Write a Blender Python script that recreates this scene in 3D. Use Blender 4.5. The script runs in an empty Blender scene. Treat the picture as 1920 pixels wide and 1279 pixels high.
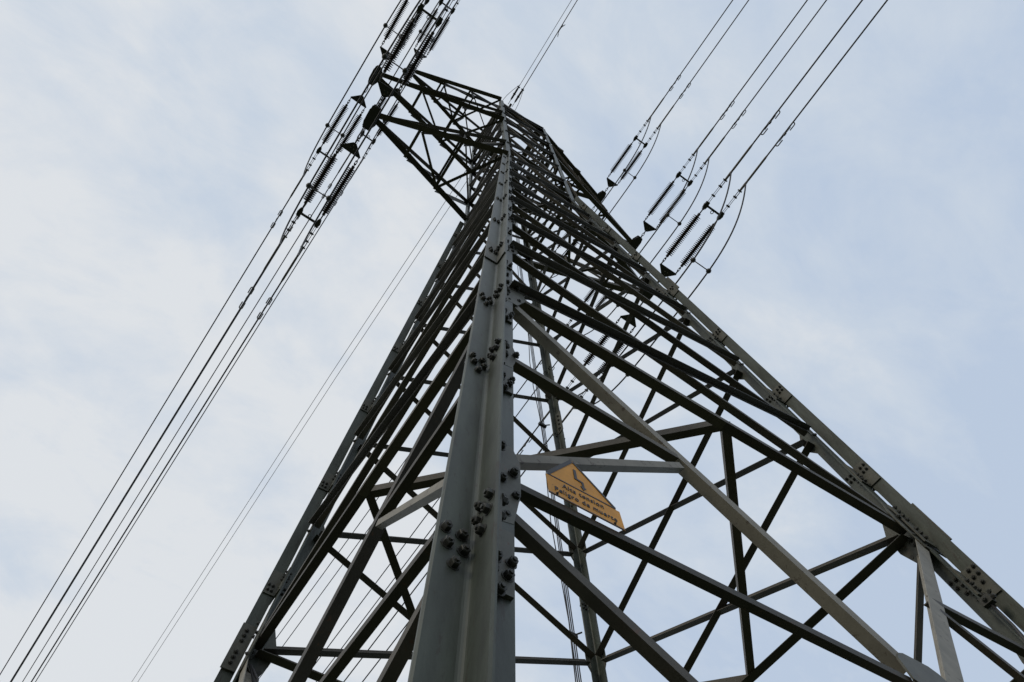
import bpy, math, random
from mathutils import Vector, Matrix
random.seed(7)
SC = bpy.context.scene
COL = SC.collection
V = Vector

# ------------------------------------------------------------------ camera
CAMP = V((-3.65831, -4.22869, 0.0))
FW = V((0.25634873, 0.34892761, 0.90140715)); RT = V((0.83869322, -0.54388492, -0.02798011)); UP = V((-0.48049872, -0.76317673, 0.43206742))
cam = bpy.data.cameras.new("camera"); camo = bpy.data.objects.new("camera", cam); COL.objects.link(camo)
cam.sensor_width = 36.0; cam.lens = 1325.99 / 1920 * 36.0; cam.clip_start = 0.05; cam.clip_end = 3000
m = Matrix((RT, UP, -FW)).transposed().to_4x4(); m.translation = CAMP
camo.matrix_world = m
SC.camera = camo

# ------------------------------------------------------------------ sky, sun, exposure
SUN_AZ, SUN_EL = math.radians(192), math.radians(26)     # azimuth of the sun (from +x, anticlockwise)
w = bpy.data.worlds.new("World"); SC.world = w; w.use_nodes = True
nt = w.node_tree; N = nt.nodes; Lk = nt.links; N.clear()
def nd(nodes, typ, **kw):
    n = nodes.new(typ)
    for k, v in kw.items():
        setattr(n, k, v)
    return n
out = nd(N, 'ShaderNodeOutputWorld'); bg = nd(N, 'ShaderNodeBackground'); bg.inputs['Strength'].default_value = 0.1
sky = nd(N, 'ShaderNodeTexSky'); sky.sky_type = 'NISHITA'; sky.sun_disc = False
sky.sun_elevation = SUN_EL; sky.sun_rotation = math.pi / 2 - SUN_AZ; sky.dust_density = 2.0
tc = nd(N, 'ShaderNodeTexCoord')
sep = nd(N, 'ShaderNodeSeparateXYZ'); Lk.new(tc.outputs['Generated'], sep.inputs[0])
addz = nd(N, 'ShaderNodeMath', operation='ADD'); addz.inputs[1].default_value = 0.35; Lk.new(sep.outputs['Z'], addz.inputs[0])
mx = nd(N, 'ShaderNodeMath', operation='MAXIMUM'); mx.inputs[1].default_value = 0.2; Lk.new(addz.outputs[0], mx.inputs[0])
dx = nd(N, 'ShaderNodeMath', operation='DIVIDE'); dy = nd(N, 'ShaderNodeMath', operation='DIVIDE')
Lk.new(sep.outputs['X'], dx.inputs[0]); Lk.new(mx.outputs[0], dx.inputs[1]); Lk.new(sep.outputs['Y'], dy.inputs[0]); Lk.new(mx.outputs[0], dy.inputs[1])
comb = nd(N, 'ShaderNodeCombineXYZ'); Lk.new(dx.outputs[0], comb.inputs[0]); Lk.new(dy.outputs[0], comb.inputs[1])
def noise(scale, detail, rough, dist, loc):
    mp = nd(N, 'ShaderNodeMapping'); mp.inputs['Location'].default_value = loc; mp.inputs['Rotation'].default_value = (0, 0, 0.7); mp.inputs['Scale'].default_value = (1.0, 1.5, 1)
    Lk.new(comb.outputs[0], mp.inputs[0])
    n = nd(N, 'ShaderNodeTexNoise'); n.inputs['Scale'].default_value = scale; n.inputs['Detail'].default_value = detail
    n.inputs['Roughness'].default_value = rough; n.inputs['Distortion'].default_value = dist
    Lk.new(mp.outputs[0], n.inputs['Vector']); return n
n1 = noise(2.1, 9, 0.60, 0.35, (3.1, 1.7, 0)); n2 = noise(6.5, 9, 0.62, 0.5, (0.3, 7.7, 0))
# the cloud sheet is thicker towards -x (left of the photograph) and breaks up towards +x / -y
grad = nd(N, 'ShaderNodeMath', operation='MULTIPLY_ADD'); grad.inputs[1].default_value = -0.66; grad.inputs[2].default_value = -0.13
Lk.new(sep.outputs['X'], grad.inputs[0])
grad2 = nd(N, 'ShaderNodeMath', operation='MULTIPLY_ADD'); grad2.inputs[1].default_value = 0.16; Lk.new(sep.outputs['Y'], grad2.inputs[0]); Lk.new(grad.outputs[0], grad2.inputs[2])
s1 = nd(N, 'ShaderNodeMath', operation='MULTIPLY_ADD'); s1.inputs[1].default_value = 2.1; Lk.new(n1.outputs['Fac'], s1.inputs[0]); Lk.new(grad2.outputs[0], s1.inputs[2])
s2 = nd(N, 'ShaderNodeMath', operation='MULTIPLY_ADD'); s2.inputs[1].default_value = 0.95; Lk.new(n2.outputs['Fac'], s2.inputs[0]); Lk.new(s1.outputs[0], s2.inputs[2])
ramp = nd(N, 'ShaderNodeValToRGB')
ramp.color_ramp.elements[0].position = 0.10; ramp.color_ramp.elements[0].color = (5.05, 6.0, 7.45, 1)
ramp.color_ramp.elements[1].position = 0.95; ramp.color_ramp.elements[1].color = (7.45, 7.75, 8.1, 1)
e = ramp.color_ramp.elements.new(0.5); e.color = (5.95, 6.7, 7.7, 1)
rs = nd(N, 'ShaderNodeMapRange'); rs.inputs['From Min'].default_value = 0.75; rs.inputs['From Max'].default_value = 1.65
Lk.new(s2.outputs[0], rs.inputs[0]); Lk.new(rs.outputs[0], ramp.inputs[0])
mix = nd(N, 'ShaderNodeMix', data_type='RGBA'); mix.inputs[0].default_value = 0.97
Lk.new(sky.outputs[0], mix.inputs[6]); Lk.new(ramp.outputs[0], mix.inputs[7])
Lk.new(mix.outputs[2], bg.inputs[0]); Lk.new(bg.outputs[0], out.inputs[0])

sl = bpy.data.lights.new("sun", 'SUN'); sl.energy = 0.7; sl.angle = math.radians(14); sl.color = (1.0, 0.88, 0.68)
so = bpy.data.objects.new("sun", sl); COL.objects.link(so)
sd = V((math.cos(SUN_AZ) * math.cos(SUN_EL), math.sin(SUN_AZ) * math.cos(SUN_EL), math.sin(SUN_EL)))
so.rotation_euler = sd.to_track_quat('Z', 'Y').to_euler(); so.location = sd * 60
SC.view_settings.view_transform = 'Standard'; SC.view_settings.look = 'None'; SC.view_settings.gamma = 1; SC.view_settings.exposure = 0

# ------------------------------------------------------------------ materials
def material(name, base, rough=0.6, metal=0.0, var=0.0, stain=None, scale=6.0, bump=0.0, stain_at=0.62, rnd=0.0, streak=1.0):
    mt = bpy.data.materials.new(name); mt.use_nodes = True; t = mt.node_tree; n = t.nodes; l = t.links
    b = n['Principled BSDF']; b.inputs['Roughness'].default_value = rough; b.inputs['Metallic'].default_value = metal
    b.inputs['Base Color'].default_value = (*base, 1)
    if var or stain:
        c = nd(n, 'ShaderNodeTexCoord'); mp = nd(n, 'ShaderNodeMapping'); mp.inputs['Scale'].default_value = (1, 1, streak); l.new(c.outputs['Object'], mp.inputs[0])
        ns = nd(n, 'ShaderNodeTexNoise'); ns.inputs['Scale'].default_value = scale; ns.inputs['Detail'].default_value = 8; ns.inputs['Roughness'].default_value = 0.62; l.new(mp.outputs[0], ns.inputs['Vector'])
        hs = nd(n, 'ShaderNodeHueSaturation'); hs.inputs['Color'].default_value = (*base, 1)
        mr = nd(n, 'ShaderNodeMapRange'); mr.inputs['From Min'].default_value = 0.25; mr.inputs['From Max'].default_value = 0.75
        mr.inputs['To Min'].default_value = 1 - var; mr.inputs['To Max'].default_value = 1 + var; l.new(ns.outputs['Fac'], mr.inputs[0])
        if rnd:
            oi = nd(n, 'ShaderNodeObjectInfo'); m2 = nd(n, 'ShaderNodeMapRange'); m2.inputs['To Min'].default_value = 1 - rnd; m2.inputs['To Max'].default_value = 1 + rnd
            l.new(oi.outputs['Random'], m2.inputs[0]); mm = nd(n, 'ShaderNodeMath', operation='MULTIPLY'); l.new(mr.outputs[0], mm.inputs[0]); l.new(m2.outputs[0], mm.inputs[1])
            l.new(mm.outputs[0], hs.inputs['Value'])
        else:
            l.new(mr.outputs[0], hs.inputs['Value'])
        last = hs.outputs[0]
        if stain:
            n3 = nd(n, 'ShaderNodeTexNoise'); n3.inputs['Scale'].default_value = scale * 3.5; n3.inputs['Detail'].default_value = 6; n3.inputs['Roughness'].default_value = 0.7; l.new(mp.outputs[0], n3.inputs['Vector'])
            r3 = nd(n, 'ShaderNodeMapRange'); r3.inputs['From Min'].default_value = stain_at; r3.inputs['From Max'].default_value = stain_at + 0.07; r3.inputs['To Max'].default_value = 0.8; l.new(n3.outputs['Fac'], r3.inputs[0])
            mxn = nd(n, 'ShaderNodeMix', data_type='RGBA'); mxn.inputs[7].default_value = (*stain, 1); l.new(r3.outputs[0], mxn.inputs[0]); l.new(last, mxn.inputs[6]); last = mxn.outputs[2]
        l.new(last, b.inputs['Base Color'])
        if bump:
            bp = nd(n, 'ShaderNodeBump'); bp.inputs['Strength'].default_value = bump; bp.inputs['Distance'].default_value = 0.01; l.new(ns.outputs['Fac'], bp.inputs['Height']); l.new(bp.outputs[0], b.inputs['Normal'])
    return mt
RUST = (0.09, 0.045, 0.025)
M_LEG = material('leg_paint', (0.044, 0.054, 0.043), 0.48, 0.0, 0.55, (0.028, 0.023, 0.016), 9.0, 0.35, 0.575, 0.0, 0.22)
M_BAR = material('weathered_steel_paint', (0.06, 0.053, 0.04), 0.6, 0.0, 0.4, RUST, 5.0, 0.25, 0.60, 0.35)
M_PALE = material('pale_steel_paint', (0.205, 0.19, 0.155), 0.6, 0.0, 0.28, (0.06, 0.04, 0.028), 5.0, 0.25, 0.59, 0.15)
M_BOLT = material('bolt_steel', (0.04, 0.041, 0.036), 0.55, 0.2, 0.35, None, 20.0)
M_PLATE = material('plate_steel', (0.075, 0.077, 0.062), 0.55, 0.0, 0.35, RUST, 8.0, 0.2, 0.60)
M_FIT = material('galvanised_fitting', (0.05, 0.05, 0.048), 0.5, 0.3, 0.2, None, 12.0)
M_INS = material('brown_porcelain', (0.035, 0.025, 0.02), 0.3, 0.0, 0.15, None, 12.0)
M_WIRE = material('aluminium_cable', (0.045, 0.045, 0.048), 0.5, 0.3, 0.15, None, 9.0)
M_SLEEVE = material('cable_sleeve', (0.14, 0.13, 0.12), 0.5, 0.2, 0.15, None, 9.0)
M_SIGN = material('sign_yellow', (0.64, 0.28, 0.018), 0.5, 0.0, 0.22, (0.26, 0.11, 0.02), 9.0, 0.0, 0.63)
M_BLACK = material('sign_black', (0.03, 0.03, 0.035), 0.5, 0, 0.1)
M_GRASS = material('grass', (0.04, 0.05, 0.02), 0.9, 0, 0.4, (0.12, 0.09, 0.05), 1.5, 0.3, 0.6)
M_CONC = material('concrete', (0.3, 0.29, 0.27), 0.85, 0, 0.2, (0.12, 0.11, 0.1), 5.0, 0.2)

# ------------------------------------------------------------------ mesh helpers
class MB:
    def __init__(s): s.v = []; s.f = []
    def add(s, vs, fs):
        o = len(s.v); s.v += [tuple(p) for p in vs]; s.f += [tuple(i + o for i in f) for f in fs]; return s
    def prism(s, pts, ext):                      # planar polygon (3-D points) extruded by vector
        n = len(pts); ext = V(ext)
        vs = [V(p) for p in pts] + [V(p) + ext for p in pts]
        return s.add(vs, [tuple(range(n))[::-1], tuple(range(n, 2 * n))] + [(i, (i + 1) % n, n + (i + 1) % n, n + i) for i in range(n)])
    def box(s, c, ax, ay, az):                   # centre and three half-axis vectors
        c, ax, ay, az = V(c), V(ax), V(ay), V(az)
        return s.prism([c - ax - ay - az, c + ax - ay - az, c + ax + ay - az, c - ax + ay - az], az * 2)
    def sweep(s, sections):                      # list of rings with equal counts
        n = len(sections[0]); vs = [p for r in sections for p in r]; fs = []
        for k in range(len(sections) - 1):
            for i in range(n):
                fs.append((k * n + i, k * n + (i + 1) % n, (k + 1) * n + (i + 1) % n, (k + 1) * n + i))
        fs.append(tuple(range(n))[::-1]); fs.append(tuple(range((len(sections) - 1) * n, len(sections) * n)))
        return s.add(vs, fs)
    def tube(s, path, r, n=8, closed=False):
        path = [V(p) for p in path]; rings = []; up = V((0.13, 0.31, 0.94)); m = len(path)
        rr = r if isinstance(r, (list, tuple)) else [r] * m
        for i, p in enumerate(path):
            if closed: d = path[(i + 1) % m] - path[i - 1]
            else: d = path[min(i + 1, m - 1)] - path[max(i - 1, 0)]
            d.normalize(); a = d.cross(up)
            if a.length < 1e-3: a = d.cross(V((1, 0, 0)))
            a.normalize(); b = a.cross(d); up = b
            rings.append([p + (a * math.cos(t) + b * math.sin(t)) * rr[i] for t in [2 * math.pi * k / n for k in range(n)]])
        if closed:
            o = len(s.v); s.v += [tuple(p) for rg in rings for p in rg]
            for k in range(m):
                for i in range(n):
                    s.f.append((o + k * n + i, o + k * n + (i + 1) % n, o + ((k + 1) % m) * n + (i + 1) % n, o + ((k + 1) % m) * n + i))
            return s
        return s.sweep(rings)
    def lathe(s, a, axis, prof, n=12):           # prof: list of (t along axis, radius)
        a = V(a); ax = V(axis).normalized(); u = ax.cross(V((0.3, 0.1, 0.94))).normalized(); w_ = ax.cross(u)
        return s.sweep([[a + ax * t + (u * math.cos(q) + w_ * math.sin(q)) * max(r, 1e-4) for q in [2 * math.pi * k / n for k in range(n)]] for t, r in prof])
    def build(s, name, mat, parent=None, smooth=False, loc=None):
        me = bpy.data.meshes.new(name); me.from_pydata(s.v, [], s.f); me.materials.append(mat)
        if smooth:
            for p in me.polygons: p.use_smooth = True
        me.update(); o = bpy.data.objects.new(name, me); COL.objects.link(o)
        if parent: o.parent = parent
        if loc: o.location = loc
        return o
def tag(o, label=None, cat=None, group=None, kind=None):
    for k, v in (('label', label), ('category', cat), ('group', group), ('kind', kind)):
        if v: o[k] = v
    return o
def empty(name, loc=(0, 0, 0)):
    o = bpy.data.objects.new(name, None); COL.objects.link(o); o.location = loc; o.empty_display_size = 0.2; return o
def angle_section(w1, w2, t, fillet=0.0):        # L with corner at origin, flanges along +a (w1) and +b (w2)
    p = [(0, 0), (w1, 0), (w1, t * 0.45), (w1 - t * 0.35, t)]
    if fillet:
        for k in range(5):
            q = math.pi / 2 * k / 4; p.append((t + fillet - fillet * math.sin(q), t + fillet - fillet * math.cos(q)))
    else: p.append((t, t))
    p += [(t, w2 - t * 0.35), (t * 0.45, w2), (0, w2)]
    return p
def angle_bar(mb, P, Q, a, b, w1, w2, t):        # a, b: unit directions of the two flanges
    P, Q, a, b = V(P), V(Q), V(a), V(b); d = (Q - P).normalized()
    a = (a - d * a.dot(d)).normalized(); b = (b - d * b.dot(d)); b = (b - a * b.dot(a)).normalized()
    sec = angle_section(w1, w2, t); r0 = [P + a * x + b * y for x, y in sec]; r1 = [Q + a * x + b * y for x, y in sec]
    if a.cross(b).dot(d) < 0: r0.reverse(); r1.reverse()
    return mb.sweep([r0, r1])
def hexbolt(mb, c, n, r=0.02, h=0.02, ph=0.3):
    c, n = V(c), V(n).normalized(); u = n.orthogonal().normalized(); w_ = n.cross(u)
    mb.prism([c + (u * math.cos(q) + w_ * math.sin(q)) * r * 1.28 for q in [2 * math.pi * k / 10 for k in range(10)]], n * 0.004)
    ring = lambda rad, z: [c + n * z + (u * math.cos(q + ph) + w_ * math.sin(q + ph)) * rad for q in [2 * math.pi * k / 6 for k in range(6)]]
    mb.sweep([ring(r, 0.004), ring(r, h * 0.85), ring(r * 0.85, h)])
    mb.lathe(c + n * h, n, [(0, r * 0.5), (0.007, r * 0.46)], 8)

# ------------------------------------------------------------------ tower geometry
Z1, ZW, ZT = 5.49, 20.4, 32.8
LV = [5.49, 7.29, 9.27, 11.32, 13.48, 15.70, 18.0, 20.4]
UV = [20.4, 22.5, 24.7, 26.9, 28.9, 30.9, 32.8]
def hw(z):
    if z <= ZW: return 2.5 + (1.138 - 2.5) * (z - Z1) / (ZW - Z1)
    if z <= ZT: return 1.138 + 0.02 * (z - ZW) / (ZT - ZW)
    return 1.158 * (1 - (z - ZT) / 4.6)
FACES = {'NR': ((1, 0), (0, -1)), 'NL': ((0, 1), (-1, 0)), 'RF': ((0, 1), (1, 0)), 'LF': ((1, 0), (0, 1))}
def fp(face, u, z, off=0.0):
    (ax, ay), (nx, ny) = FACES[face]; h = hw(z)
    return V((ax * u * h + nx * (h + off), ay * u * h + ny * (h + off), z))
def fn(face):
    return V((*FACES[face][1], 0))
G = 0.009; FT = 0.016; FWD = 0.149                 # gap, flange thickness, flange width of the starred legs
tower = empty('lattice_pylon', (0, 0, -1.6))
tag(tower, 'tall grey steel lattice transmission tower seen from beside its near leg', 'pylon')
tower.location = (0, 0, 0)
GZ = -1.6

def in_view_depth(p):
    d = V(p) - CAMP; z = d.dot(FW)
    if z < 0.2: return None
    x = 1325.99 * d.dot(RT) / z; y = 1325.99 * d.dot(UP) / z
    return z if abs(x) < 980 and abs(y) < 660 else None

LEGS = {'N': (-1, -1), 'R': (1, -1), 'L': (-1, 1), 'F': (1, 1)}
BAT = {}
bolt_store = []
for key, (sx, sy) in LEGS.items():
    quads = [(-1, -1), (1, 1)] if key in 'NF' else [(-1, 1), (1, -1)]
    leg = None
    zs = [GZ, ZW - 0.1]
    mb = MB()
    sec = angle_section(FWD, FWD, FT, 0.02)
    for qx, qy in quads:
        rings = []
        for z in zs:
            h = hw(z); c = V((sx * h, sy * h, z))
            r = [c + V((qx * (G + a), qy * (G + b), 0)) for a, b in sec]
            if qx * qy < 0: r.reverse()
            rings.append(r)
        mb.sweep(rings)
    leg = mb.build('leg', M_LEG, tower)
    # upper shaft: one angle, corner outwards
    mb = MB(); c0 = V((sx * hw(ZW), sy * hw(ZW), ZW - 0.35)); c1 = V((sx * hw(ZT), sy * hw(ZT), ZT + 0.1))
    sec2 = angle_section(0.15, 0.15, 0.016, 0.015)
    rr = []
    for c in (c0, c1):
        r = [c + V((-sx * (a - 0.03), -sy * (b - 0.03), 0)) for a, b in sec2]
        if sx * sy < 0: r.reverse()
        rr.append(r)
    mb.sweep(rr); mb.build('upper_leg', M_LEG if key != 'L' else M_LEG, tower)
    # peak legs
    mb = MB(); angle_bar(mb, (sx * hw(ZT), sy * hw(ZT), ZT), (sx * hw(37), sy * hw(37), 37), (-sx, 0, 0), (0, -sy, 0), 0.09, 0.09, 0.01)
    mb.build('peak_leg', M_BAR, tower)
    # batten plates in the gap and their bolts
    bats = [0.3, 1.8, 3.42, 4.7]
    for a, b in zip(LV[:-1], LV[1:]): bats += [(a + b) / 2]
    for zb in bats:
        h = hw(zb); c = V((sx * h, sy * h, zb)); dz = 0.17
        tl = V((sx * (hw(zb + 1) - h), sy * (hw(zb + 1) - h), 1))
        wv = FWD - 0.005
        mbp = MB()
        mbp.box(c, V((wv, 0, 0)), V((0, G * 0.98, 0)), tl * dz)
        mbp.box(c, V((0, wv, 0)), V((G * 0.98, 0, 0)), tl * dz)
        mbp.build('batten_plate', M_PLATE, leg)
        pat = [(0.062, 0.085), (0.122, 0.09), (0.05, 0.01), (0.108, 0.015), (0.078, -0.07)]
        if zb > 6: pat = [(0.062, 0.05), (0.115, 0.055), (0.055, -0.02), (0.105, -0.015)] if zb < 12 else [(0.062, 0.03), (0.115, 0.03), (0.088, -0.04)]
        for qx, qy in quads:
            ex = 0.0165 if key == 'N' and 6.2 < zb < 6.6 and qx < 0 else 0.0
            for r_, dzb in pat:
                cc = c + tl * dzb
                big = 0.018 if zb < 6 else 0.016
                cc = c + tl * (dzb - 0.10)
                bolt_store.append((key, leg, cc + V((qx * (r_ + G), qy * (G + FT + ex), 0)), V((0, qy, 0)), big))
                bolt_store.append((key, leg, cc + V((qx * (r_ + G), -qy * G, 0)), V((0, -qy, 0)), big))
                cc = c + tl * (dzb + 0.05)
                bolt_store.append((key, leg, cc + V((qx * (G + FT + ex), qy * (r_ + G), 0)), V((qx, 0, 0)), big))
                bolt_store.append((key, leg, cc + V((-qx * G, qy * (r_ + G), 0)), V((-qx, 0, 0)), big))
    # splice plates over the flanges
    for zs0, zs1 in (((5.95, 6.75),) if key == 'N' else ((5.2, 5.76), (12.35, 12.95))):
        zm = (zs0 + zs1) / 2; h = hw(zm); c = V((sx * h, sy * h, zm)); tl = V((sx * (hw(zm + 1) - h), sy * (hw(zm + 1) - h), 1)); hl = (zs1 - zs0) / 2
        for qx, qy in quads:
            mbp = MB(); o = 0.006
            if zs0 == 5.95 and key == 'N':
                if qx > 0: continue
                mbp.box(c + V((qx * (G + FT + 0.07), qy * (G + FT + 0.008), 0)), V((0.07, 0, 0)), V((0, 0.0075, 0)), tl * hl)
                mbp.box(c + V((qx * (G + FT + 0.008), qy * (G + FT + 0.078), 0)), V((0.0075, 0, 0)), V((0, 0.062, 0)), tl * hl)
            elif zs0 < 6.2:
                mbp.box(c + V((qx * (G + FT + 0.008), qy * (G + 0.084), 0)), V((0.0075, 0, 0)), V((0, 0.082, 0)), tl * hl)
                mbp.box(c + V((qx * (G + 0.084), -qy * (G + 0.008), 0)), V((0.082, 0, 0)), V((0, 0.0075, 0)), tl * hl)
                for k in range(3):
                    for s in (-1, 1):
                        dzb = s * (0.07 + 0.065 * k)
                        bolt_store.append((key, leg, c + tl * dzb + V((qx * (G + FT + 0.0155), qy * (G + 0.095), 0)), V((qx, 0, 0)), 0.021))
                        bolt_store.append((key, leg, c + tl * dzb + V((qx * (G + 0.095), -qy * (G + 0.0155), 0)), V((0, -qy, 0)), 0.021))
            else:
                mbp.box(c + V((qx * (G + FT + 0.008), qy * (G + 0.1), 0)), V((0.0075, 0, 0)), V((0, 0.09, 0)), tl * hl)
                for k in range(4):
                    bolt_store.append((key, leg, c + tl * (-0.2 + 0.13 * k) + V((qx * (G + FT + 0.0155), qy * (G + 0.11), 0)), V((qx, 0, 0)), 0.022))
            if mbp.v: mbp.build('splice_plate', M_PLATE, leg)
    # footing
    mbf = MB(); h = hw(GZ); mbf.prism([(sx * h - 0.45, sy * h - 0.45, GZ - 0.4), (sx * h + 0.45, sy * h - 0.45, GZ - 0.4), (sx * h + 0.45, sy * h + 0.45, GZ - 0.4), (sx * h - 0.45, sy * h + 0.45, GZ - 0.4)], (0, 0, 0.62))
    mbf.build('footing', M_CONC, tower)

# ---- braces
WB = lambda z, far=False: (0.105 if z < 9 else 0.095 if z < 16 else 0.09) if far else (0.07 if z < 9 else 0.076 if z < 13 else 0.08)
def brace(face, u0, z0, u1, z1, kind='in', name='diagonal_brace', mat=None, w_=None, trim=(0.06, 0.06), wo=None):
    """angle in a face of the tower. kind 'in': second flange at the lower edge pointing inwards; 'out': at the upper edge pointing outwards"""
    if w_ is None and face in ('NR', 'NL'): w_, wo = 0.044, 0.078 if (z0 + z1) > 18 else 0.08
    w_ = w_ or WB((z0 + z1) / 2, face in ('RF', 'LF')); t = 0.011 if w_ > 0.09 else 0.009
    n = fn(face); off = (-G + 0.0 if kind == 'out' else -(G + FT + 0.001))
    P = fp(face, u0, z0, off); Q = fp(face, u1, z1, off); d = (Q - P).normalized(); P = P + d * trim[0]; Q = Q - d * trim[1]
    side = n.cross(d).normalized()
    if side.z < 0: side = -side
    mb = MB()
    if kind == 'in': angle_bar(mb, P - side * w_ * 0.5, Q - side * w_ * 0.5, side, -n, w_, wo or w_, t)
    elif face in ('RF', 'LF'): angle_bar(mb, P - side * w_ * 0.5, Q - side * w_ * 0.5, side, -n, w_, wo or w_, t)
    else: angle_bar(mb, P + side * w_ * 0.5, Q + side * w_ * 0.5, -side, n, w_, wo or w_, t)
    return mb.build(name, mat or M_BAR, tower)
def gusset(face, u, z, pts, off=0.0, mat=None):
    n = fn(face); c = fp(face, u, z, off); ax = V((*FACES[face][0], 0)); s = fp(face, u, z + 1, off) - c
    mb = MB(); mb.prism([c + ax * a + s * b - n * 0.006 for a, b in pts], n * 0.012)
    g = mb.build('gusset_plate', mat or M_PLATE, tower); return g

JZ, SZ, SU = 2.52, 3.82, 0.44
for face in FACES:
    near = face in ('NR', 'NL')
    # cross-braced panels of the tapering body
    for i, (a, b) in enumerate(zip(LV[:-1], LV[1:])):
        brace(face, -1, b, 1, a, 'in', trim=(0.12, 0.12)); brace(face, 1, b, -1, a, 'out', trim=(0.23, 0.14))
    for a, b in zip(UV[:-1], UV[1:]):
        brace(face, -1, b, 1, a, 'in', 'shaft_brace', w_=0.08); brace(face, 1, b, -1, a, 'out', 'shaft_brace', w_=0.08)
    for z in (20.4, 22.5, 26.9, 28.9, 32.8):
        brace(face, -1, z, 1, z, 'in', 'horizontal_tie', w_=0.10 if z != 32.8 else 0.26, trim=(0.02, 0.02))
    # ring at the first level
    for s in (-1, 1): brace(face, s, Z1, 0, Z1 - 0.02, 'in', 'ring_beam', w_=0.055 if near else 0.115, wo=0.092 if near else 0.125, trim=(0.09, 0))
    # legs panel: big cross with its secondary bracing
    brace(face, -1, Z1 - 0.12, 0, JZ, 'in', 'main_diagonal', M_PALE if face == 'NR' else M_BAR, 0.082, (0.12, 0.1))
    brace(face, 0, JZ, 1, GZ, 'in', 'main_diagonal', M_PALE if face == 'NR' else M_BAR, 0.082, (0.1, 0.1))
    brace(face, 1, Z1 - 0.1, 0.09, JZ, 'in', 'main_diagonal', M_PALE, 0.14, (0.16, 0.0))
    brace(face, 0, JZ, -1, GZ, 'in', 'main_diagonal', M_PALE, 0.135, (0.1, 0.1))
    for s in (-1, 1):
        brace(face, s, 3.92, s * SU, SZ, 'in', 'strut', w_=0.048, wo=0.066, trim=(0.08, 0.03))
        brace(face, s, 2.47, s * SU, SZ - 0.09, 'in', 'strut', M_PALE if s < 0 else M_BAR, 0.05, (0.08, 0.05))
        brace(face, s, 2.392, s * 0.05, JZ - 0.06, 'in', 'strut', w_=0.04, wo=0.05, trim=(0.06, 0.03))
        brace(face, s, 2.26, s * 0.36, 1.05, 'in', 'strut', w_=0.045, wo=0.053, trim=(0.1, 0))
    # gussets
    g = gusset(face, 0, JZ, [(-0.2, 0.06), (-0.16, 0.11), (-0.1, 0.135), (0.1, 0.135), (0.16, 0.11), (0.2, 0.06), (0.2, -0.08), (0.1, -0.14), (-0.1, -0.14), (-0.2, -0.08)], -G - 0.006 + 0.008)
    for s in (-1, 1):
        gusset(face, s, 2.4, [(-s * x, y) for x, y in ((0.02, 0.26), (0.15, 0.26), (0.19, 0.14), (0.19, -0.1), (0.155, -0.34), (0.02, -0.38))], -G - 0.0165 + 0.012)
        gusset(face, s, 3.9, [(-s * x, y) for x, y in ((0.02, 0.18), (0.15, 0.18), (0.175, 0.08), (0.175, -0.08), (0.15, -0.22), (0.02, -0.25))], -G - 0.0165 + 0.012)
        gusset(face, s, Z1, [(-s * x, y) for x, y in ((0.02, 0.36), (0.16, 0.36), (0.27, 0.14), (0.28, -0.1), (0.2, -0.36), (0.02, -0.4))], -G - 0.0165 + 0.012)
        for z in LV[1:-1]:
            gusset(face, s, z, [(-s * x, y) for x, y in ((0.02, 0.2), (0.15, 0.22), (0.22, 0.1), (0.22, -0.1), (0.15, -0.22), (0.02, -0.2))], -G - 0.0165 + 0.012)

# plan bracing inside the ring
def free_bar(P, Q, w_, name='plan_brace', mat=None, a=(0, 0, 1), b=None):
    P, Q = V(P), V(Q); d = (Q - P).normalized(); b = b or d.cross(V(a)).normalized()
    mb = MB(); angle_bar(mb, P, Q, a, b, w_, w_, 0.01); return mb.build(name, mat or M_BAR, tower)
MR, ML, MRF, MLF = (0, -2.42, 5.5), (-2.42, 0, 5.5), (2.42, 0, 5.42), (0, 2.42, 5.42)
for P, Q in ((MR, ML), (MR, MRF), (ML, MLF), (MRF, MLF)): free_bar(P, Q, 0.085)
for z in (20.4, 26.9, 32.8):
    h = hw(z) - 0.06; free_bar((-h, -h, z + 0.02), (h, h, z + 0.02), 0.07); free_bar((h, -h, z + 0.11), (-h, h, z + 0.11), 0.07)

# bolts: the ones showing largest as single parts, the rest as one mass per leg
vis = []
for it in bolt_store:
    dpt = in_view_depth(it[2]); facing = (CAMP - it[2]).dot(it[3]) > 0
    vis.append((dpt if (dpt and facing) else 1e6, it))
lim = {'N': 70, 'R': 36, 'L': 30, 'F': 12}
for key in LEGS:
    rows = sorted([r for r in vis if r[1][0] == key], key=lambda r: r[0])
    mass = MB()
    for i, (dpt, (k, leg, c, n, r)) in enumerate(rows):
        if i < lim[key] and dpt < 1e5:
            mb = MB(); hexbolt(mb, c, n, r, 0.024, random.random()); mb.build('bolt', M_BOLT, leg)
        else:
            hexbolt(mass, c, n, r, 0.024, 0.3)
    o = mass.build('bolts', M_BOLT, rows[0][1][1]); o['kind'] = 'stuff'
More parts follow.
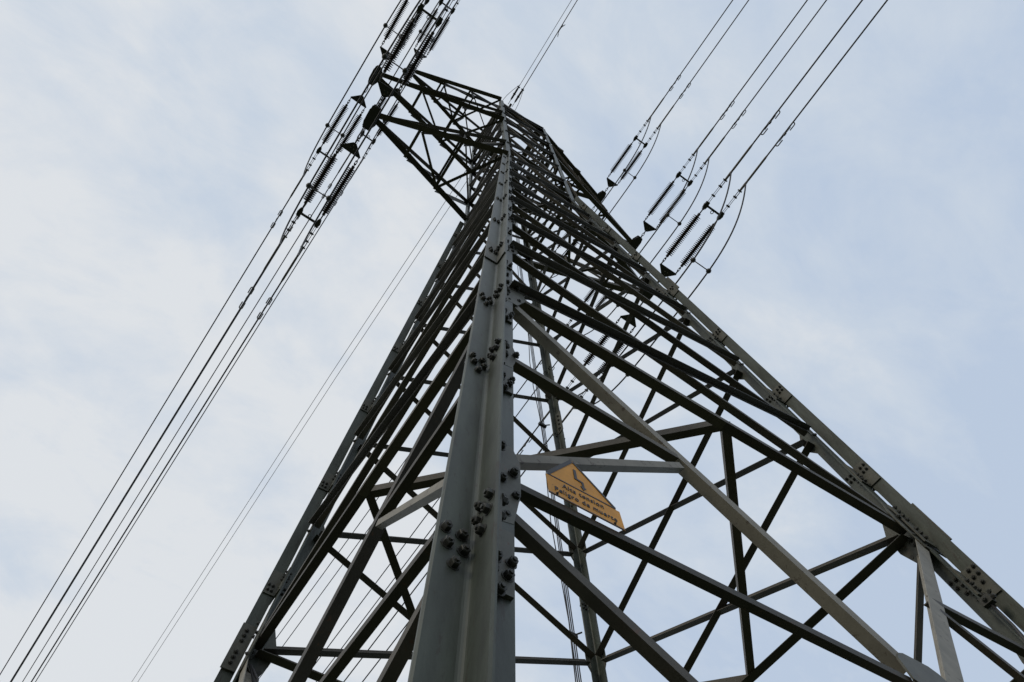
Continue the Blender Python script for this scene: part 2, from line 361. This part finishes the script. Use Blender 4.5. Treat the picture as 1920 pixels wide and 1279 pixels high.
# bolts on gussets of the near faces
gb = MB()
for face in ('NR', 'NL', 'RF', 'LF'):
    n = fn(face); ax = V((*FACES[face][0], 0))
    for s in (-1, 1):
        for z, pts in [(2.4, ((0.09, 0.17), (0.09, -0.06), (0.15, 0.02), (0.085, -0.2), (0.15, -0.14), (0.1, -0.29))), (3.9, ((0.09, 0.08), (0.09, -0.08), (0.17, 0))), (Z1, ((0.1, 0.28), (0.1, 0.1), (0.2, 0.08), (0.1, -0.12), (0.2, -0.2), (0.1, -0.3)))] + [(q, ((0.09, 0.13), (0.15, 0.04), (0.09, -0.06), (0.15, -0.12))) for q in LV[1:-1]]:
            c = fp(face, s, z, 0.0)
            for a, b in pts: hexbolt(gb, c - ax * s * a + V((0, 0, b)) + n * (-G + 0.006), n, 0.02, 0.024)
o = gb.build('gusset_bolts', M_BOLT, tower); o['kind'] = 'stuff'

# ---- crossarms
ARMS = [(20.4, 4.88, 22.5), (26.9, 5.84, 28.9), (32.8, 5.14, 34.6)]
def crossarm(side, za, X, zt_):
    arm = empty('crossarm', (side * hw(za), 0, za)); arm.parent = tower; org = arm.location.copy()
    which = {20.4: 'lower', 26.9: 'middle', 32.8: 'upper'}[za]
    def bar(P, Q, w_, name, mat=M_BAR, a=(0, 0, 1), t=0.01):
        P, Q = V(P) - org, V(Q) - org; d = (Q - P).normalized(); b = V(a).cross(d).normalized()
        mb = MB(); angle_bar(mb, P, Q, a, b, w_, w_, t); mb.build(name, mat, arm)
    h = hw(za); ht = hw(zt_); tip = V((side * X, 0, za))
    for s in (-1, 1):
        B0 = V((side * h, s * h, za)); T0 = V((side * ht, s * ht, zt_)); tb = tip + V((-side * 0.1, s * 0.06, 0)); tt = tip + V((-side * 0.12, s * 0.05, 0.16))
        bar(B0, tb, 0.165, 'chord'); bar(T0, tt, 0.11, 'chord')
        lb = lambda f: B0.lerp(tb, f); ltp = lambda f: T0.lerp(tt, f)
        bar(lb(0.33) + V((0, 0, 0.1)), ltp(0.33), 0.07, 'post'); bar(lb(0.64) + V((0, 0, 0.1)), ltp(0.64), 0.06, 'post')
        bar(lb(0.33) + V((0, 0, 0.06)), ltp(0.0), 0.08, 'diagonal'); bar(lb(0.64) + V((0, 0, 0.06)), ltp(0.33), 0.07, 'diagonal')
    for f in (0.33, 0.64):
        P = V((side * h, -h, za)).lerp(tip + V((0, -0.06, 0)), f); Q = V((P.x, -P.y, za)); bar(P - V((0, 0, 0.012)), Q - V((0, 0, 0.012)), 0.085, 'cross_tie')
        P2 = V((side * ht, -ht, zt_)).lerp(tip + V((0, -0.05, 0.16)), f); bar(P2, V((P2.x, -P2.y, P2.z)), 0.07, 'cross_tie')
    L33 = V((side * h, h, za)).lerp(tip, 0.33); bar(V((side * h, -h, za - 0.014)), L33 - V((0, 0, 0.014)), 0.085, 'diagonal')
    L64 = V((side * h, -h, za)).lerp(tip, 0.64); bar(L33 - V((0, 0, 0.03)), L64 - V((0, 0, 0.03)), 0.075, 'diagonal')
    T33 = V((side * ht, -ht, zt_)).lerp(tip, 0.33); bar(V((side * ht, ht, zt_)), T33, 0.05, 'diagonal')
    # hexagonal landing plates at the tip
    for dz in (-0.02, 0.13):
        mb = MB(); mb.prism([tip - org + V((side * a, b, dz)) for a, b in ((-0.2, 0.14), (-0.1, 0.35), (0.09, 0.35), (0.14, 0.18), (0.14, -0.18), (0.09, -0.35), (-0.1, -0.35), (-0.2, -0.14))], (0, 0, 0.016)); mb.build('tip_plate', M_FIT, arm)
    mb = MB(); mb.box(tip - org + V((0, 0, 0.06)), V((0.12, 0, 0)), V((0, 0.3, 0)), V((0, 0, 0.065))); mb.build('tip_block', M_FIT, arm)
for za, X, zt_ in ARMS:
    for side in (-1, 1): crossarm(side, za, X, zt_)

# ------------------------------------------------------------------ insulator strings
HB = 0.29
DIRS = {-1: (0.018, 0.057, 0.78, 3.112, 4.214), 1: (-0.048, -0.145, 0.949, 3.35, 4.398)}
def link_path(c, L=0.075, r=0.026, vertical=False):
    pts = []
    for k in range(14):
        q = 2 * math.pi * k / 14; x = r * math.cos(q); y = (L - r) * (1 if math.sin(q) > 0 else -1) + r * math.sin(q)
        pts.append(V(c) + (V((0, y, x)) if vertical else V((x, y, 0))))
    return pts
def make_string(side):
    a, s, l1, l2, l3 = DIRS[side]
    root = empty('insulator_string')
    P0 = 0.34
    ly = l1 - 0.12
    n = 3; st = (ly - P0) / n
    for k in range(n):
        mb = MB(); mb.tube(link_path((0, P0 + st * (k + 0.5), 0), st * 0.62, 0.034, k % 2 == 0), 0.013, 6, True); mb.build('chain_link', M_FIT, root, True)
    mb = MB(); mb.prism([(-0.05, ly, -0.012), (0.05, ly, -0.012), (HB + 0.035, ly + 0.26, -0.012), (HB + 0.02, ly + 0.3, -0.012), (-HB - 0.02, ly + 0.3, -0.012), (-HB - 0.035, ly + 0.26, -0.012)], (0, 0, 0.024))
    yk = mb.build('yoke_plate', M_FIT, root)
    for x, y in ((-0.05, ly + 0.17), (0.05, ly + 0.17), (0, ly + 0.08)):
        mb = MB(); hexbolt(mb, (x, y, -0.012), (0, 0, -1), 0.018, 0.02); mb.build('yoke_bolt', M_PALE, yk)
    y0 = ly + 0.3
    for sx in (-1, 1):
        x = sx * HB
        for k in range(2):
            mb = MB(); mb.tube(link_path((x, y0 + 0.05 + 0.1 * k, 0), 0.07, 0.026, k % 2 == 0), 0.011, 6, True); mb.build('shackle', M_FIT, root, True)
        yi, ye = y0 + 0.26, l2 - 0.3
        mb = MB(); mb.tube([(x, y0 + 0.17, 0), (x, yi, 0)], 0.016, 8); mb.build('socket_eye', M_FIT, root, True)
        mb = MB(); mb.tube([(x, ye, 0), (x, l2 - 0.02, 0)], 0.02, 8)
        mb.lathe((x, l2 - 0.16, 0), (0, 1, 0), [(0, 0.02), (0.01, 0.045), (0.03, 0.045), (0.04, 0.02)], 8); mb.build('ball_eye', M_FIT, root, True)
        prof = [(0, 0.03), (0.0, 0.045), (0.07, 0.045), (0.075, 0.036)]; L = ye - yi; ns = 25; p = (L - 0.17) / ns
        for k in range(ns):
            t = 0.085 + p * k
            prof += [(t, 0.038), (t + p * 0.12, 0.065), (t + p * 0.28, 0.126), (t + p * 0.52, 0.126), (t + p * 0.72, 0.065), (t + p * 0.95, 0.038)]
        prof += [(L - 0.075, 0.036), (L - 0.07, 0.045), (L, 0.045), (L, 0.03)]
        mb = MB(); mb.lathe((x, yi, 0), (0, 1, 0), prof, 14); mb.build('insulator', M_INS, root)
        # adjuster and dead-end clamp
        y1 = l2 + 0.04
        mb = MB(); 
        for dx_ in (-0.026, 0.026): mb.tube([(x + dx_, y1, 0), (x + dx_, l3 - 0.42, 0)], 0.009, 6)
        for yy in (y1 + 0.05, y1 + 0.3, l3 - 0.44): mb.box((x, yy, 0), (0.045, 0, 0), (0, 0.028, 0), (0, 0, 0.028)); mb.tube([(x - 0.07, yy, 0), (x + 0.07, yy, 0)], 0.014, 6)
        mb.build('turnbuckle', M_FIT, root)
        mb = MB(); mb.tube(link_path((x, l3 - 0.33, 0), 0.09, 0.03, False), 0.013, 6, True); mb.build('shackle', M_FIT, root, True)
        mb = MB(); mb.tube([(x, l3 - 0.25, 0), (x, l3 - 0.2, 0), (x, l3 + 0.02, 0), (x, l3 + 0.12, 0)], [0.018, 0.034, 0.038, 0.03], 10)
        mb.box((x, l3 - 0.22, 0), (0.07, 0, 0), (0, 0.02, 0), (0, 0, 0.02)); mb.build('dead_end_clamp', M_SLEEVE, root, True)
    mb = MB(); mb.box((0, l2, 0), (HB, 0, 0), (0, 0.032, 0), (0, 0, 0.03))
    for sx in (-1, 1):
        x = sx * HB; mb.prism([(x - 0.05, l2 - 0.12, -0.032), (x + 0.05, l2 - 0.12, -0.032), (x + 0.075, l2, -0.032), (x + 0.04, l2 + 0.12, -0.032), (x - 0.04, l2 + 0.12, -0.032), (x - 0.075, l2, -0.032)], (0, 0, 0.064))
    mb.tube([V((0, l2 - 0.07, 0)) + V((math.cos(q), math.sin(q), 0)) * 0.045 for q in [math.pi * k / 5 for k in range(10)]], 0.012, 6, True)
    mb.build('spreader_bar', M_FIT, root)
    return root
def orient(root, tip, side):
    a, s = DIRS[side][:2]; D = V((math.sin(a), side * math.cos(a), s)).normalized(); X = D.cross(V((0, 0, 1))).normalized(); Zv = X.cross(D)
    mt = Matrix((X, D, Zv)).transposed().to_4x4(); mt.translation = tip; root.matrix_world = mt
    return D, X
def copy_tree(o, parent=None):
    c = o.copy(); COL.objects.link(c); c.parent = parent
    for ch in list(o.children): copy_tree(ch, c)
    return c
SDN = {-1: 'left', 1: 'right'}
ANM = {0: 'lower', 1: 'middle', 2: 'upper'}
protos = {}
clamps = {}
for side in (-1, 1):
    for i, (za, X_, _z) in enumerate(ARMS):
        for sd_ in (-1, 1):
            if side not in protos: r = protos[side] = make_string(side)
            else: r = copy_tree(protos[side])
            D, Xv = orient(r, V((sd_ * X_, 0, za)), side)
            tag(r, 'double insulator string leading %s from the %s %s crossarm tip' % ('up' if side < 0 else 'down', ANM[i], SDN[sd_]), 'insulator', 'insulator strings on the crossarm tips')
            clamps[(side, i, sd_)] = (V((sd_ * X_, 0, za)), D, Xv)

# ------------------------------------------------------------------ conductors, dampers, jumpers
def hpos(side, i, sd_, sub, t, dz=0.0):
    tip, D, Xv = clamps[(side, i, sd_)]; l3 = DIRS[side][4]
    e_ = max(0, t - l3)
    return tip + Xv * (sub * HB) + D * t + V((0, 0, 0.0006 * e_ * e_ + dz))
damper = {}
def make_damper():
    root = empty('vibration_damper')
    mb = MB(); mb.box((0, 0, -0.035), (0.022, 0, 0), (0, 0.045, 0), (0, 0, 0.05)); mb.build('clamp', M_FIT, root)
    mb = MB(); mb.tube([(0, -0.24, -0.085), (0, -0.1, -0.075), (0, 0.1, -0.075), (0, 0.24, -0.085)], 0.009, 6); mb.build('messenger_wire', M_FIT, root)
    for s in (-1, 1):
        mb = MB(); pts = [V((-0.045, s * 0.16, -0.085)), V((-0.045, s * 0.34, -0.085))]
        for k in range(1, 6): q = math.pi * k / 6; pts.append(V((-0.045 * math.cos(q), s * (0.34 + 0.045 * math.sin(q)), -0.085)))
        pts += [V((0.045, s * 0.34, -0.085)), V((0.045, s * 0.16, -0.085))]
        mb.tube(pts, 0.0165, 7); mb.build('weight', M_SLEEVE, root, True)
    return root
dproto = None
for (side, i, sd_), (tip, D, Xv) in clamps.items():
    l3 = DIRS[side][4]
    for sub in (-1, 1):
        xs = Xv.x * sub
        which = 'left' if xs < 0 else 'right'
        ts = [l3 + 0.08, l3 + 0.5, l3 + 1.0, l3 + 1.8, l3 + 3, l3 + 6, l3 + 12, l3 + 20, l3 + 30, l3 + 42, l3 + 58, l3 + 75]
        mb = MB(); mb.tube([hpos(side, i, sd_, sub, t) for t in ts], 0.023, 8)
        c = mb.build('conductor_cable', M_WIRE, None, True)
        tag(c, '%s wire of the pair running %s from the %s %s arm' % (which, 'off the top edge' if side < 0 else 'down and away', ANM[i], SDN[sd_]), 'power line', 'conductor cables')
        mb = MB(); mb.tube([hpos(side, i, sd_, sub, l3 + t) for t in (0.1, 0.16, 0.9, 1.02)], [0.026, 0.034, 0.034, 0.024], 8); mb.build('armour_sleeve', M_SLEEVE, c, True)
        tdm = 5.95 if side < 0 else 6.35
        if (side, i, sd_) == (1, 1, -1) and sub * Xv.x > 0: tdm = 6.1
        if dproto is None: r = dproto = make_damper()
        else: r = copy_tree(dproto)
        D2 = D; Zv = Xv.cross(D2); mt = Matrix((Xv, D2, Zv)).transposed().to_4x4(); mt.translation = hpos(side, i, sd_, sub, tdm, 0); r.matrix_world = mt
        tag(r, 'hooked damper on the %s wire running %s from the %s %s arm' % (which, 'up' if side < 0 else 'down', ANM[i], SDN[sd_]), 'vibration damper', 'vibration dampers on the conductors')
for i in range(3):
    for sd_ in (-1, 1):
        tipz = ARMS[i][0]; paths = []
        for q in (-1, 1):
            # pair the sub-conductors of the two directions that lie on the same side of the tip
            def cl(side):
                tip, D, Xv = clamps[(side, i, sd_)]; sub = q if Xv.x > 0 else -q; return hpos(side, i, sd_, sub, DIRS[side][4] + 0.05)
            A, B = cl(-1), cl(1); pts = []
            for k in range(41):
                f_ = k / 40; u = -1 + 2 * f_; uu = math.copysign(abs(u) ** 0.8, u) if k not in (0, 40) else u
                base = A.lerp(B, (uu + 1) / 2); sh = 1 - abs(uu) ** 4.2
                pts.append(base + V((0, 0, -1.75 * sh)))
            mb = MB(); mb.tube(pts, 0.023, 8); c = mb.build('jumper_cable', M_WIRE, None, True)
            tag(c, 'slack jumper loop under the %s %s crossarm tip, %s of its pair' % (ANM[i], SDN[sd_], 'left' if q < 0 else 'right'), 'jumper cable', 'jumper loops under the arm tips'); paths.append(pts)
        for kk, wh in ((13, 'upper'), (27, 'lower')):
            P, Q = paths[0][kk], paths[1][kk]; mb = MB(); ctr = (P + Q) / 2
            mb.tube([P - ctr, Q - ctr], 0.016, 8); o = mb.build('cable_spacer', M_FIT, None, True, ctr)
            for e_ in (P, Q):
                mb = MB(); mb.lathe(e_ - ctr + V((0, -0.05, 0)), (0, 1, 0), [(-0.03, 0.02), (0.0, 0.06), (0.05, 0.078), (0.1, 0.06), (0.13, 0.02)], 10); mb.build('spacer_clamp', M_FIT, o, True)
            tag(o, 'short spacer bar across the jumper loops of the %s %s crossarm, %s one' % (ANM[i], SDN[sd_], wh), 'spacer', 'spacers on the jumper loops')

# earth wires at the peak
for k, x0 in enumerate((-0.62, -0.40)):
    w_n = 'left' if k == 0 else 'right'
    hd = (V((x0, -1.0, 35.0)), V((x0, -1.95, 35.0)), V((x0 + 0.0, -6.3, 35.3)), V((x0 - 0.05, -30, 37.2)), V((x0 - 0.1, -70, 41.5)))
    mb = MB(); mb.tube([hd[1], hd[2], hd[3], hd[4]], 0.012 if k == 0 else 0.019, 6); c = mb.build('earth_wire', M_WIRE)
    tag(c, '%s one of the two thin wires rising from the tower top to the upper edge' % w_n, 'power line', 'earth wires from the tower top')
    mb = MB(); mb.tube([hd[0], V((x0, -1.25, 35))], 0.012, 6); mb.tube([V((x0, -1.25, 35)), V((x0, -1.35, 35)), V((x0, -1.8, 35)), V((x0, -1.9, 35))], [0.03, 0.045, 0.045, 0.03], 8)
    mb.box((x0, -1.92, 35), (0.07, 0, 0), (0, 0.03, 0), (0, 0, 0.03)); mb.box((x0, -1.55, 35), (0.06, 0, 0), (0, 0.03, 0), (0, 0, 0.03))
    o = mb.build('dead_end_fitting', M_FIT, c)
    mb = MB(); pts = []
    for j in range(13):
        f_ = j / 12; pts.append(V((x0 + (-0.35 if k == 0 else 0.16) * math.sin(f_ * math.pi) * 1.0, -2.05 + 2.2 * f_, 35 - 0.5 * math.sin(f_ * math.pi))))
    mb.tube(pts, 0.011, 6); mb.build('bonding_loop', M_WIRE, c)
    g = -0.62 if k == 0 else -0.30
    mb = MB(); mb.tube([V((g, 0.6, 35)), V((g - 0.05, 2.0, 34.8)), V((g - 0.62, 15.7, 33.6)), V((g - 1.33, 40, 32)), V((g - 1.95, 62, 31.2)), V((g - 2.5, 85, 31))], 0.013, 6); c = mb.build('earth_wire', M_WIRE)
    tag(c, '%s one of the two thin wires descending left from behind the tower top' % w_n, 'power line', 'earth wires from the tower top')
    mb = MB(); mb.lathe((g, 0.5, 35), (0, 1, 0), [(0, 0.02), (0.05, 0.045), (0.5, 0.045), (0.6, 0.02)], 8); mb.build('dead_end_fitting', M_FIT, c)
mb = MB(); mb.tube([hd[1] + V((0, -3.0, 0.1)), hd[1] + V((0, -3.3, 0.1))], 0.03, 6)
for s in (-1, 1): mb.tube([V((x0, -5.0, 35.15)), V((x0 + 0.05, -5.0 + s * 0.2, 35.1)), V((x0 + 0.1, -5.0 + s * 0.3, 35.12)), V((x0 + 0.06, -5 + s * 0.2, 35.05))], 0.014, 6)
o = mb.build('vibration_damper', M_FIT); tag(o, 'tiny damper on the thicker thin wire above the tower top', 'vibration damper')
# peak cross head carrying the earth wires
mb = MB(); mb.box((-0.3, 0, 35.02), (0.5, 0, 0), (0, 0.05, 0), (0, 0, 0.04)); mb.box((-0.5, -0.1, 35.02), (0.05, 0, 0), (0, 1.0, 0), (0, 0, 0.035)); mb.build('earth_wire_bracket', M_BAR, tower)

# ------------------------------------------------------------------ down-lead cables
leg_pt = lambda key, z, dx_, dy_: V((LEGS[key][0] * hw(z) + dx_, LEGS[key][1] * hw(z) + dy_, z))
for k in range(4):
    pts = []
    for j in range(36):
        z = 34.0 - j * 1.0
        if z > ZW: p = V((hw(z) - 0.25 - 0.04 * k, hw(z) + 0.06, z))
        else:
            p = leg_pt('F', z, -0.22 - 0.035 * k, 0.16)
            if k == 3: p += V((-0.05 * math.sin(z * 1.4), 0.02, 0))
        pts.append(p)
    mb = MB(); mb.tube(pts, 0.0095, 6); c = mb.build('down_lead_cable', M_WIRE, None, True)
    tag(c, 'thin black cable running down the far leg of the tower in a bundle of four', 'cable', 'cables down the far leg')
for n_, z in enumerate((7.75, 12.7, 17.3)):
    c0 = leg_pt('F', z, -0.27, 0.16); mb = MB(); mb.box((0, 0, 0), (0.09, 0, 0), (0, 0.03, 0), (0, 0, 0.035)); mb.tube([(0.02, 0, 0), (0.17, -0.04, 0.1)], 0.014, 6)
    o = mb.build('cable_clamp', M_FIT, None, False, c0); tag(o, ['cable clamp holding the cable bundle beside the far leg, lowest one', 'cable clamp on the far leg bundle, middle one', 'cable clamp on the far leg bundle, topmost one'][n_], 'clamp', 'cable clamps on the far leg')
for k in range(2):
    st = leg_pt('R', 4.42, -0.17, -0.02)
    pts = [st, st + V((0.05, -0.02, -0.25)), leg_pt('R', 3.7, -0.22 + 0.08 * k, 0.02), leg_pt('R', 2.6, -0.26 + 0.1 * k, 0.03), leg_pt('R', 0.5, -0.26 + 0.06 * k, 0.03), leg_pt('R', -1.55, -0.25 + 0.06 * k, 0.03)]
    mb = MB(); mb.tube(pts, 0.014, 6); c = mb.build('ground_cable', M_WIRE, None, True)
    tag(c, ['black cable hanging down the right leg from a clamp, outer of the two', 'black cable hanging down the right leg from a clamp, inner of the two'][k], 'cable')
    st = leg_pt('L', 5.2, 0.08, -0.2)
    pts = [st, st + V((0.1, -0.1, -0.2 - 0.1 * k)), st + V((0.12, -0.16 - 0.08 * k, -0.5)), leg_pt('L', 4.0, 0.05, -0.22 - 0.08 * k), leg_pt('L', 1.0, 0.05, -0.22), leg_pt('L', -1.55, 0.05, -0.22)]
    mb = MB(); mb.tube(pts, 0.014, 6); c = mb.build('ground_cable', M_WIRE, None, True)
    tag(c, ['black cable looping down below the joint of the left leg, upper of two', 'black cable looping down below the joint of the left leg, lower of two'][k], 'cable')
mb = MB(); mb.box((0, 0, 0), (0.03, 0, 0), (0, 0.05, 0), (0, 0, 0.04)); hexbolt(mb, (-0.03, 0, 0), (-1, 0, 0), 0.022, 0.03); hexbolt(mb, (0, -0.05, 0), (0, -1, 0), 0.022, 0.03); hexbolt(mb, (0, -0.05, 0.05), (0, -1, 0.4), 0.018, 0.03)
o = mb.build('cable_clamp', M_BOLT, None, False, leg_pt('R', 4.42, -0.17, -0.02)); tag(o, 'bolted cable clamp on the edge of the right leg', 'clamp')

# ------------------------------------------------------------------ warning sign
SY = -2.775
sign = empty('warning_sign', (-2.243, SY, 2.444)); tag(sign, 'yellow warning sign with black bolt arrow on a strut beside the near leg', 'sign')
def flat(pts, y, th, name, mat, par=sign):
    mb = MB(); mb.prism([(x, y, z) for x, z in pts], (0, th, 0)); return mb.build(name, mat, par)
flat([(-0.203, -0.012), (0.205, -0.012), (0.197, 0.113), (-0.21, 0.113)], 0, 0.003, 'text_panel', M_SIGN)
flat([(-0.205, 0.112), (0.178, 0.112), (-0.034, 0.328), (-0.052, 0.328)], 0.0005, 0.003, 'triangle_panel', M_SIGN)
bt = 0.011
def stroke(p, q, wd, y=-0.0015, name='border', par=sign, mat=M_BLACK):
    p, q = V((p[0], 0, p[1])), V((q[0], 0, q[1])); d = (q - p).normalized(); s = V((-d.z, 0, d.x)) * wd / 2
    mb = MB(); mb.prism([V((0, y, 0)) + p - s, V((0, y, 0)) + q - s, V((0, y, 0)) + q + s, V((0, y, 0)) + p + s], (0, 0.0014, 0)); return mb.build(name, mat, par)
stroke((-0.203, 0.119), (0.176, 0.119), 0.0075)
stroke((-0.2, 0.122), (-0.047, 0.324), 0.020, -0.0018); stroke((-0.038, 0.322), (0.174, 0.120), 0.012, -0.0021)
stroke((-0.203, -0.008), (0.203, -0.008), 0.006)
# bolt arrow
flat([(-0.045, 0.262), (-0.029, 0.262), (-0.029, 0.2), (0.006, 0.192), (0.006, 0.154), (0.017, 0.154), (-0.002, 0.13), (-0.016, 0.154), (-0.006, 0.154), (-0.006, 0.183), (-0.045, 0.19)], -0.0025, 0.0024, 'arrow_symbol', M_BLACK)
for txt, x, z, size in (('Alta tension', -0.012, 0.070, 0.041), ('Peligro de muerte', -0.002, 0.022, 0.041)):
    fc = bpy.data.curves.new('lettering', 'FONT'); fc.body = txt; fc.size = size; fc.extrude = 0.0008; fc.align_x = 'CENTER'; fc.space_character = 1.12; fc.offset = 0.0003
    fc.materials.append(M_BLACK); tmp = bpy.data.objects.new('lettering', fc); COL.objects.link(tmp); bpy.context.view_layer.update()
    me = bpy.data.meshes.new_from_object(tmp.evaluated_get(bpy.context.evaluated_depsgraph_get())); bpy.data.objects.remove(tmp)
    fo = bpy.data.objects.new('lettering', me); COL.objects.link(fo); fo.parent = sign
    fo.location = (x, -0.0018, z); fo.rotation_euler = (math.pi / 2, 0, 0)
for x in (-0.16, 0.15):
    mb = MB(); hexbolt(mb, (x, 0.0, 0.004), (0, -1, 0), 0.005, 0.005); mb.build('bolt', M_BOLT, sign)

# ------------------------------------------------------------------ ground
mb = MB(); nG = 40; R_ = 1500
vs = []; fs = []
for i in range(nG + 1):
    for j in range(nG + 1):
        gx = (i / nG * 2 - 1); gy = (j / nG * 2 - 1); X = R_ * gx * abs(gx); Y = R_ * gy * abs(gy); r = math.hypot(X, Y)
        vs.append((X, Y, GZ + (0 if r < 25 else min(6, 0.01 * (r - 25)) * math.sin(X * 0.011) * math.cos(Y * 0.013))))
for i in range(nG):
    for j in range(nG):
        a = i * (nG + 1) + j; fs.append((a, a + nG + 1, a + nG + 2, a + 1))
mb.add(vs, fs); g = mb.build('ground', M_GRASS, None, True); g['kind'] = 'structure'
